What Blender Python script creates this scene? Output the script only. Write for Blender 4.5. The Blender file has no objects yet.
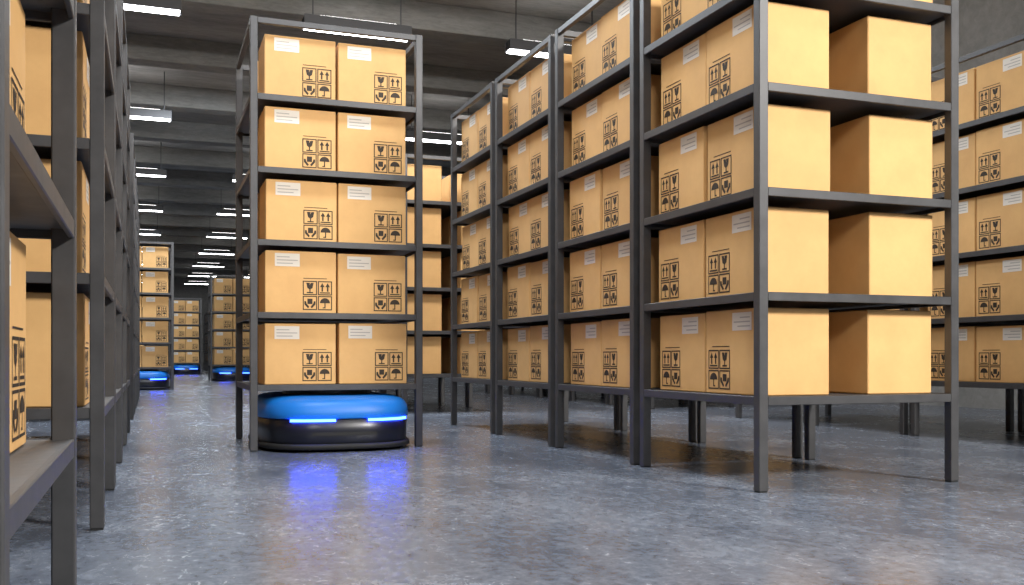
import bpy, bmesh, math, random
from mathutils import Vector, Matrix
random.seed(7)
scene = bpy.context.scene
try:
    scene.view_settings.view_transform = 'Standard'
    scene.view_settings.look = 'None'
    scene.view_settings.exposure = 0.0
except Exception as e:
    print(e)

# ------------------------------------------------------------ materials
def new_mat(name):
    m = bpy.data.materials.new(name); m.use_nodes = True
    nt = m.node_tree
    return m, nt, nt.nodes['Principled BSDF']

def simple(name, col, rough=0.5, metal=0.0, emis=None, estr=0.0, coat=0.0):
    m, nt, b = new_mat(name)
    b.inputs['Base Color'].default_value = (*col, 1)
    b.inputs['Roughness'].default_value = rough
    b.inputs['Metallic'].default_value = metal
    if coat: b.inputs['Coat Weight'].default_value = coat
    if emis:
        b.inputs['Emission Color'].default_value = (*emis, 1)
        b.inputs['Emission Strength'].default_value = estr
    return m

def noise_mat(name, c1, c2, scale, rough=(0.5, 0.6), bump=0.0, detail=6, metal=0.0, scale2=None, lo=0.35, hi=0.65, island=0.0, stretch=None, speckle=0.0):
    m, nt, b = new_mat(name)
    N, L = nt.nodes, nt.links
    tc = N.new('ShaderNodeTexCoord')
    vec = tc.outputs['Object']
    if stretch:
        mp = N.new('ShaderNodeMapping'); mp.inputs['Scale'].default_value = stretch
        L.new(vec, mp.inputs['Vector']); vec = mp.outputs['Vector']
    n1 = N.new('ShaderNodeTexNoise'); n1.inputs['Scale'].default_value = scale; n1.inputs['Detail'].default_value = detail
    n1.inputs['Roughness'].default_value = 0.65
    L.new(vec, n1.inputs['Vector'])
    fac = n1.outputs['Fac']
    if scale2:
        n2 = N.new('ShaderNodeTexNoise'); n2.inputs['Scale'].default_value = scale2; n2.inputs['Detail'].default_value = 8
        n2.inputs['Roughness'].default_value = 0.75
        n2.inputs['Distortion'].default_value = 0.6
        L.new(vec, n2.inputs['Vector'])
        mx = N.new('ShaderNodeMath'); mx.operation = 'ADD'
        L.new(n1.outputs['Fac'], mx.inputs[0]); L.new(n2.outputs['Fac'], mx.inputs[1])
        h = N.new('ShaderNodeMath'); h.operation = 'MULTIPLY'; h.inputs[1].default_value = 0.5
        L.new(mx.outputs[0], h.inputs[0]); fac = h.outputs[0]
    r = N.new('ShaderNodeValToRGB')
    r.color_ramp.elements[0].position = lo; r.color_ramp.elements[0].color = (*c1, 1)
    r.color_ramp.elements[1].position = hi; r.color_ramp.elements[1].color = (*c2, 1)
    L.new(fac, r.inputs['Fac'])
    col = r.outputs['Color']
    if island:
        g = N.new('ShaderNodeNewGeometry')
        mr = N.new('ShaderNodeMapRange'); mr.inputs['To Min'].default_value = 1 - island; mr.inputs['To Max'].default_value = 1 + island
        L.new(g.outputs['Random Per Island'], mr.inputs['Value'])
        hs = N.new('ShaderNodeHueSaturation')
        L.new(mr.outputs['Result'], hs.inputs['Value']); L.new(col, hs.inputs['Color']); col = hs.outputs['Color']
    if speckle:
        n3 = N.new('ShaderNodeTexNoise'); n3.inputs['Scale'].default_value = 30; n3.inputs['Detail'].default_value = 5
        n3.inputs['Roughness'].default_value = 0.7
        L.new(tc.outputs['Object'], n3.inputs['Vector'])
        mr3 = N.new('ShaderNodeMapRange'); mr3.inputs['From Min'].default_value = .3; mr3.inputs['From Max'].default_value = .7
        mr3.inputs['To Min'].default_value = 1-speckle; mr3.inputs['To Max'].default_value = 1+speckle
        L.new(n3.outputs['Fac'], mr3.inputs['Value'])
        hs3 = N.new('ShaderNodeHueSaturation')
        L.new(mr3.outputs['Result'], hs3.inputs['Value']); L.new(col, hs3.inputs['Color']); col = hs3.outputs['Color']
    L.new(col, b.inputs['Base Color'])
    m2 = N.new('ShaderNodeMapRange'); m2.inputs['From Min'].default_value = 0.3; m2.inputs['From Max'].default_value = 0.7
    m2.inputs['To Min'].default_value = rough[0]; m2.inputs['To Max'].default_value = rough[1]
    L.new(fac, m2.inputs['Value']); L.new(m2.outputs['Result'], b.inputs['Roughness'])
    b.inputs['Metallic'].default_value = metal
    if bump:
        bp = N.new('ShaderNodeBump'); bp.inputs['Strength'].default_value = bump; bp.inputs['Distance'].default_value = 0.01
        L.new(fac, bp.inputs['Height']); L.new(bp.outputs['Normal'], b.inputs['Normal'])
    return m

M_card = noise_mat('cardboard', (0.67, 0.385, 0.148), (0.73, 0.435, 0.172), 6, (0.7, 0.8), island=0.08)
M_ink = simple('black_ink', (0.035, 0.022, 0.012), 0.7)
M_label = simple('paper_label', (0.76, 0.70, 0.62), 0.6)
M_text = simple('label_print', (0.45, 0.41, 0.37), 0.7)
M_tape = simple('packing_tape', (0.58, 0.35, 0.15), 0.3)
M_steel = noise_mat('grey_painted_steel', (0.060, 0.059, 0.062), (0.078, 0.077, 0.080), 9, (0.42, 0.52), metal=0.3)
M_board = noise_mat('shelf_board', (0.074, 0.072, 0.074), (0.098, 0.096, 0.097), 12, (0.45, 0.6), metal=0.2)
M_floor = noise_mat('polished_concrete', (0.070, 0.084, 0.118), (0.235, 0.265, 0.325), 1.6, (0.17, 0.33), bump=0.045, scale2=15, lo=0.35, hi=0.65, detail=9, stretch=(1.4, 0.8, 1), speckle=.34)
M_ceil = noise_mat('ceiling_concrete', (0.18, 0.178, 0.172), (0.38, 0.37, 0.355), 0.9, (0.8, 0.9), bump=0.4, scale2=7, stretch=(.5,2.5,1))
M_beam = noise_mat('beam_concrete', (0.14, 0.138, 0.133), (0.30, 0.295, 0.282), 0.8, (0.8, 0.9), bump=0.4, scale2=9, stretch=(.5,1,2.5))
M_wall = noise_mat('wall_concrete', (0.16, 0.158, 0.152), (0.30, 0.292, 0.28), 0.8, (0.8, 0.9), bump=0.3, scale2=8)
M_blue = simple('robot_blue_shell', (0.005, 0.18, 0.66), 0.45)
M_black = simple('robot_black_body', (0.010, 0.011, 0.018), 0.3, 0.1)
M_rubber = simple('rubber', (0.01, 0.01, 0.01), 0.7)
M_led = simple('blue_led', (0.02, 0.03, 0.8), 0.4, emis=(0.02, 0.06, 1.0), estr=30)
M_lamp = simple('lamp_diffuser', (0.9, 0.9, 0.9), 0.5, emis=(0.96, 0.98, 1.0), estr=17)
M_ceilfill = simple('ceiling_fill_glow', (0.9, 0.9, 0.9), 0.5, emis=(1.0, 0.98, 0.96), estr=8)  # added glow that brightens the ceiling, not a lamp part
M_house = simple('lamp_housing', (0.07, 0.07, 0.075), 0.5, 0.3)

# ------------------------------------------------------------ mesh helpers
class MB:
    def __init__(s): s.v=[]; s.f=[]; s.m=[]; s.mats=[]; s.sm=[]
    def mi(s, mat):
        if mat not in s.mats: s.mats.append(mat)
        return s.mats.index(mat)
    def add(s, verts, faces, mat, smooth=False):
        o=len(s.v); s.v += [tuple(v) for v in verts]
        k=s.mi(mat)
        for f in faces: s.f.append(tuple(i+o for i in f)); s.m.append(k); s.sm.append(smooth)
    def box(s, x0,x1,y0,y1,z0,z1, mat, bev=0.0):
        t = bmesh.new()
        bmesh.ops.create_cube(t, size=1.0)
        for v in t.verts:
            v.co = Vector((x0+(v.co.x+.5)*(x1-x0), y0+(v.co.y+.5)*(y1-y0), z0+(v.co.z+.5)*(z1-z0)))
        if bev: bmesh.ops.bevel(t, geom=list(t.edges), offset=bev, segments=1, affect='EDGES')
        t.verts.index_update()
        s.add([v.co.copy() for v in t.verts], [[v.index for v in f.verts] for f in t.faces], mat)
        t.free()
    def mesh(s, name):
        me = bpy.data.meshes.new(name); me.from_pydata(s.v, [], s.f)
        for m in s.mats: me.materials.append(m)
        me.polygons.foreach_set('material_index', s.m)
        me.polygons.foreach_set('use_smooth', s.sm)
        me.update(); return me

def obj(name, data, loc=(0,0,0), rot=(0,0,0), parent=None):
    o = bpy.data.objects.new(name, data)
    scene.collection.objects.link(o)
    o.location = loc; o.rotation_euler = rot
    if parent: o.parent = parent
    return o

# ------------------------------------------------------------ rack frame
W = 1.10; HW = W/2; TOP = 2.70
LV = [0.412 + 0.453*k for k in range(5)]
P = 0.046
def rack_mesh():
    b = MB()
    for sx in (-1, 1):
        for sy in (-1, 1):
            x0, x1 = sorted((sx*HW, sx*(HW-P))); y0, y1 = sorted((sy*HW, sy*(HW-P)))
            b.box(x0,x1,y0,y1,0.006,TOP, M_steel, 0.003)
            b.box(x0+.003,x1-.003,y0+.003,y1-.003,0,0.006, M_rubber)
    for z in LV:
        b.box(-HW+.012,HW-.012,-HW+P,HW-P,z-.018,z, M_board)
        b.box(-HW+P,HW-P,-HW+.014,-HW+P,z-.018,z, M_board)
        b.box(-HW+P,HW-P,HW-P,HW-.014,z-.018,z, M_board)
        for s_ in (-1,1):
            y0,y1 = sorted((s_*(HW-.002), s_*(HW-.014)))
            b.box(-HW+P,HW-P,y0,y1,z-.036,z+.002, M_steel, .002)
            b.box(y0,y1,-HW+P,HW-P,z-.036,z+.002, M_steel, .002)
    for s_ in (-1,1):
        y0,y1 = sorted((s_*(HW-.002), s_*(HW-.032)))
        b.box(-HW+P,HW-P,y0,y1,TOP-.038,TOP-.002, M_steel, .002)
        b.box(y0,y1,-HW+P,HW-P,TOP-.038,TOP-.002, M_steel, .002)
    return b.mesh('rack_frame')
RACK = rack_mesh()

# ------------------------------------------------------------ boxes with printed markings
def circ(cx, cy, r, a0, a1, n):
    return [(cx+r*math.cos(a0+(a1-a0)*i/n), cy+r*math.sin(a0+(a1-a0)*i/n)) for i in range(n+1)]
def rect(x0,y0,x1,y1): return [(x0,y0),(x1,y0),(x1,y1),(x0,y1)]
def frame(x0,y0,x1,y1,t):
    return [rect(x0,y0,x1,y0+t), rect(x0,y1-t,x1,y1), rect(x0,y0+t,x0+t,y1-t), rect(x1-t,y0+t,x1,y1-t)]
def icons(ox, oy, c):       # 2x2 grid of handling marks, cell size c
    P_=[]
    def cell(i,j): return ox+i*c*1.06, oy+j*c*1.06
    for i in (0,1):
        for j in (0,1):
            x,y = cell(i,j); P_ += frame(x,y,x+c,y+c,c*.07)
    x,y = cell(0,1)
    P_.append([(x+c*.24,y+c*.86),(x+c*.32,y+c*.50),(x+c*.46,y+c*.40),(x+c*.54,y+c*.40),(x+c*.68,y+c*.50),(x+c*.76,y+c*.86),(x+c*.56,y+c*.86),(x+c*.48,y+c*.68),(x+c*.5,y+c*.86)])
    P_.append(rect(x+c*.46,y+c*.2,x+c*.54,y+c*.42)); P_.append(rect(x+c*.28,y+c*.13,x+c*.72,y+c*.21))
    x,y = cell(1,1)
    for k in (.31,.69):
        P_.append(rect(x+c*(k-.055),y+c*.26,x+c*(k+.055),y+c*.62))
        P_.append([(x+c*(k-.16),y+c*.58),(x+c*(k+.16),y+c*.58),(x+c*k,y+c*.87)])
    P_.append(rect(x+c*.14,y+c*.13,x+c*.86,y+c*.21))
    x,y = cell(1,0)
    P_.append(circ(x+c*.5,y+c*.50,c*.36,0,math.pi,8))
    P_.append(rect(x+c*.46,y+c*.16,x+c*.54,y+c*.52)); P_.append(rect(x+c*.34,y+c*.13,x+c*.54,y+c*.2))
    x,y = cell(0,0)
    P_.append(rect(x+c*.32,y+c*.42,x+c*.68,y+c*.80))
    P_.append([(x+c*.11,y+c*.62),(x+c*.11,y+c*.40),(x+c*.36,y+c*.12),(x+c*.46,y+c*.22),(x+c*.26,y+c*.46),(x+c*.23,y+c*.62)])
    P_.append([(x+c*.89,y+c*.62),(x+c*.77,y+c*.62),(x+c*.74,y+c*.46),(x+c*.54,y+c*.22),(x+c*.64,y+c*.12),(x+c*.89,y+c*.40)])
    return P_
def boxes_mesh(flip, seed):
    rnd = random.Random(seed)
    b = MB()
    bw, bd = 0.446, 0.372
    for z in LV:
        for sx in (-1, 1):
            for sy in (-1, 1):
                h = 0.388 + rnd.uniform(-.004,.004)
                cx = sx*(0.482-bd/2+rnd.uniform(-.008,.004)); cy = sy*0.230+rnd.uniform(-.005,.005)
                z0 = z+0.002
                x0,x1,y0,y1 = cx-bd/2,cx+bd/2,cy-bw/2,cy+bw/2
                b.box(x0,x1,y0,y1,z0,z0+h, M_card, .004)
                b.add([(cx-.025,y0,z0+h+.001),(cx+.025,y0,z0+h+.001),(cx+.025,y1,z0+h+.001),(cx-.025,y1,z0+h+.001)],
                      [(0,1,2,3)], M_tape)
                X = (x1+.0012) if sx>0 else (x0-.0012)
                def put(poly, mat, off=0.0):
                    pts=[]
                    for (u,v) in poly:
                        if flip: u = bw-u
                        Y = (y0+u) if sx>0 else (y1-u)
                        pts.append((X+sx*off, Y, z0+v))
                    b.add(pts,[tuple(range(len(pts)))],mat)
                for p in icons(bw-.212, .020, .090): put(p, M_ink)
                lu, lv = .060, h-.098
                put(rect(lu,lv,lu+.155,lv+.082), M_label)
                for k in range(3):
                    put(rect(lu+.012,lv+.016+k*.02,lu+.012+(.10,.13,.08)[k],lv+.022+k*.02), M_text, .0006)
                put(rect(bw-.208,.219,bw-.06,.223), M_ink)
    return b.mesh('boxes')
BOX = {(f,s): boxes_mesh(f, s) for f in (0,1) for s in range(3)}

def rack(x0, y0, flip=1, rot=0.0, boff=(0,0,0)):
    r = obj('storage_rack', RACK, (x0+HW, y0+HW, 0), (0,0,rot))
    obj('cardboard_boxes', BOX[(flip, random.randrange(3))], loc=boff, parent=r)
    return r

PIT = 1.17
def run(x0, ys, n):
    for i in range(n): rack(x0, ys+PIT*i, 1, 0 if random.random()<.5 else math.pi)
XA, XB_, XL_ = 2.455, 5.34, -1.245
run(XA, 3.58, 4); run(XA, 9.9, 12); run(XA, 34, 14)
run(XB_, 3.58, 4); run(XB_, 9.9, 6)
rack(XL_, 1.16, 0, 0, (-.012,-.045,0)); run(XL_, 3.58, 4); run(XL_, 9.9, 5); run(XL_, 34, 10)

# ------------------------------------------------------------ robots
def robot_meshes():
    A, B, n = 0.500, 0.70, 3.4
    SEG = 84
    def ring(z, inset=0):
        out=[]
        for i in range(SEG):
            t = 2*math.pi*i/SEG; c, s_ = math.cos(t), math.sin(t)
            a=A-inset; bb=B-inset
            out.append((a*math.copysign(abs(c)**(2/n),c), bb*math.copysign(abs(s_)**(2/n),s_), z))
        return out
    def loft(prof, mat, cap=True, smooth=True):
        b = MB(); v=[]; f=[]
        for (ins,z) in prof: v += ring(z,ins)
        for k in range(len(prof)-1):
            for i in range(SEG):
                j=(i+1)%SEG; f.append((k*SEG+i,k*SEG+j,(k+1)*SEG+j,(k+1)*SEG+i))
        b.add(v,f,mat,smooth)
        if cap:
            b.add(v[-SEG:],[tuple(range(SEG))],mat); b.add(v[:SEG],[tuple(reversed(range(SEG)))],mat)
        return b
    skirt = loft([(.012,.018),(0,.024),(0,.044),(.008,.052),(.03,.054)], M_rubber).mesh('bumper_skirt')
    body = loft([(.024,.052),(.018,.058),(.018,.200),(.024,.205),(.04,.206)], M_black).mesh('lower_body')
    shell = loft([(.03,.205),(.012,.207),(.008,.213),(.010,.250),(.018,.282),(.032,.305),(.054,.321),(.085,.332),(.13,.339),(.2,.342)], M_blue).mesh('blue_shell')
    led = MB()
    def fy(x, ins): a=A-ins; bb=B-ins; return -bb*(1-(abs(x)/a)**n)**(1/n)
    for (xa,xb) in ((-.33,-.06),(.14,.42)):
        N=14; v=[]
        for i in range(N+1):
            x=xa+(xb-xa)*i/N; y=fy(x,.008)
            v += [(x,y-.003,.190),(x,y-.003,.205),(x,y+.012,.205),(x,y+.012,.190)]
        f=[]
        for i in range(N):
            a=i*4; c=a+4
            f += [(a,c,c+1,a+1),(a+1,c+1,c+2,a+2),(a+3,a,c,c+3)]
        led.add(v,f,M_led)
    ledm = led.mesh('led_strips')
    pl = MB()
    t=[]; R=.30
    for z,r in ((.338,R),(.380,R),(.388,R-.01)):
        t += [(r*math.cos(2*math.pi*i/40), r*math.sin(2*math.pi*i/40), z) for i in range(40)]
    f=[(k*40+i,k*40+(i+1)%40,(k+1)*40+(i+1)%40,(k+1)*40+i) for k in (0,1) for i in range(40)]
    f.append(tuple(range(80,120)))
    pl.add(t,f,M_black)
    plate = pl.mesh('lift_plate')
    wh = MB()
    for (wx,wy,r) in ((-.36,0,.055),(.36,0,.055),(-.25,-.42,.03),(.25,-.42,.03),(-.25,.42,.03),(.25,.42,.03)):
        v=[];n_=20
        for s in (-.025,.025):
            v += [(wx+s, wy+r*math.cos(2*math.pi*i/n_), r+r*math.sin(2*math.pi*i/n_)) for i in range(n_)]
        f=[(i,(i+1)%n_,n_+(i+1)%n_,n_+i) for i in range(n_)]+[tuple(range(n_)),tuple(range(2*n_-1,n_-1,-1))]
        wh.add(v,f,M_rubber)
    wheels = wh.mesh('wheels')
    sl = MB()
    N=16; v=[]
    for i in range(N+1):
        x=-.2+.4*i/N; y=fy(x,.016); v += [(x,y-.0035,.105),(x,y-.0035,.125)]
    sl.add(v,[(2*i,2*i+2,2*i+3,2*i+1) for i in range(N)],M_rubber)
    slot = sl.mesh('scanner_slot')
    return dict(bumper_skirt=skirt, lower_body=body, blue_shell=shell, led_strips=ledm, lift_plate=plate, wheels=wheels, scanner_slot=slot)
RB = robot_meshes()
def robot(x, y, rot=0.0):
    e = obj('warehouse_robot', None, (x,y,0), (0,0,rot))
    for k,m in RB.items(): obj(k, m, parent=e)
    return e
def pod(x0,y0,rrot=0.0,dy=0.0):
    rack(x0,y0,0,math.pi/2); robot(x0+HW,y0+HW+dy,rrot)
pod(0.580, 6.24, 0, -.08)
pod(-0.69, 19.0)
pod(1.44, 26.0)
pod(0.62, 36.5)
# ------------------------------------------------------------ room
XL, XR, YF, YB, ZC = -8.0, 9.0, -7.0, 66.0, 5.95
def slab(name, x0,x1,y0,y1,z0,z1,mat):
    b=MB(); b.box(x0,x1,y0,y1,z0,z1,mat); return obj(name,b.mesh(name))
slab('floor', XL,XR,YF,YB,-.1,0,M_floor)
slab('ceiling', XL,XR,YF,YB,ZC,ZC+.15,M_ceil)
slab('wall_left', XL-.2,XL,YF,YB,0,ZC,M_wall)
slab('wall_right', XR,XR+.2,YF,YB,0,ZC,M_wall)
slab('wall_front', XL,XR,YF-.2,YF,0,ZC,M_wall)
slab('wall_back', XL,XR,YB,YB+.2,0,ZC,M_wall)
bb = MB()
y=-4.0
while y < YB-1:
    bb.box(XL,XR,y,y+.4,ZC-.42,ZC,M_beam,.01); y += 3.05
obj('ceiling_beams', bb.mesh('ceiling_beams'))

# ------------------------------------------------------------ lamps
LM = MB()
L=1.46
LM.box(-L/2,L/2,-.10,.10,.032,.17,M_house,.006)
LM.box(-L/2-.01,L/2+.01,-.112,-.097,.012,.16,M_house); LM.box(-L/2-.01,L/2+.01,.097,.112,.012,.16,M_house)
LM.box(-L/2+.01,L/2-.01,-.09,.09,.0,.033,M_lamp,.004)
LM.box(-L/2+.2,L/2-.2,-.08,.08,.168,.176,M_ceilfill)  # hidden emissive panel added on top to lift the ceiling
for sx in (-1,1):
    LM.box(sx*(L/2-.12)-.008,sx*(L/2-.12)+.008,-.008,.008,.16,ZC-5.04,M_house)
LM = LM.mesh('lamp_fixture')
for cx in (-6.4,-3.38,-.36,2.68,5.62):
    for k in range(-3,9):
        obj('ceiling_lamp', LM, (cx, 13.4+6.1*k, 5.04))

def area(name, loc, tgt, e, sx, sy, col=(1,.97,.93)):
    l = bpy.data.lights.new(name,'AREA'); l.energy=e; l.shape='RECTANGLE'; l.size=sx; l.size_y=sy; l.color=col
    o = obj(name,l,loc); d = Vector(tgt)-Vector(loc); o.rotation_euler = d.to_track_quat('-Z','Y').to_euler()
    return o
area('added_front_light', (5.0,-2.6,4.3), (3.2,4.0,1.3), 820, 1.0, .8, (1,.97,.91))  # unseen key light added behind the camera, aimed at the first rack
area('added_front_light', (-1.0,-4.0,4.4), (-.6,6.0,.8), 220, 1.2, 1.0, (1,.97,.93))  # weaker unseen fill added behind the camera, reaches the robot rack
area('added_overhead_fill', (.8,4.4,4.95), (.8,4.4,0), 160, 1.4, .8, (.87,.94,1))  # these overhead panels are added fill, separate from the hanging fixtures
area('added_overhead_fill', (1.0,10.0,4.95), (1.0,10.0,0), 300, 1.5, .6, (.87,.94,1))
area('added_overhead_fill', (3.4,7.0,4.95), (3.4,10.2,1.5), 200, 1.5, .6)  # fill added to brighten the boxes past the cross aisle
area('added_overhead_fill', (.8,18.0,4.95), (.8,20.0,0), 260, 1.5, .8, (.87,.94,1))
area('added_overhead_fill', (.8,31.0,4.95), (.8,32.0,0), 300, 1.5, .8, (.87,.94,1))

w = bpy.data.worlds.new('World'); scene.world = w; w.use_nodes = True
w.node_tree.nodes['Background'].inputs[0].default_value=(.5,.5,.5,1)
w.node_tree.nodes['Background'].inputs[1].default_value=.3

# ------------------------------------------------------------ camera
cd = bpy.data.cameras.new('camera'); cam = obj('camera', cd, (0,0,.581))
cd.sensor_width=36; cd.lens = 980/1024*36
cd.shift_y = 65.5/1024
cd.clip_start=.02; cd.clip_end=200
cam.rotation_euler = (math.pi/2, 0, -math.radians(20.27))
scene.camera = cam
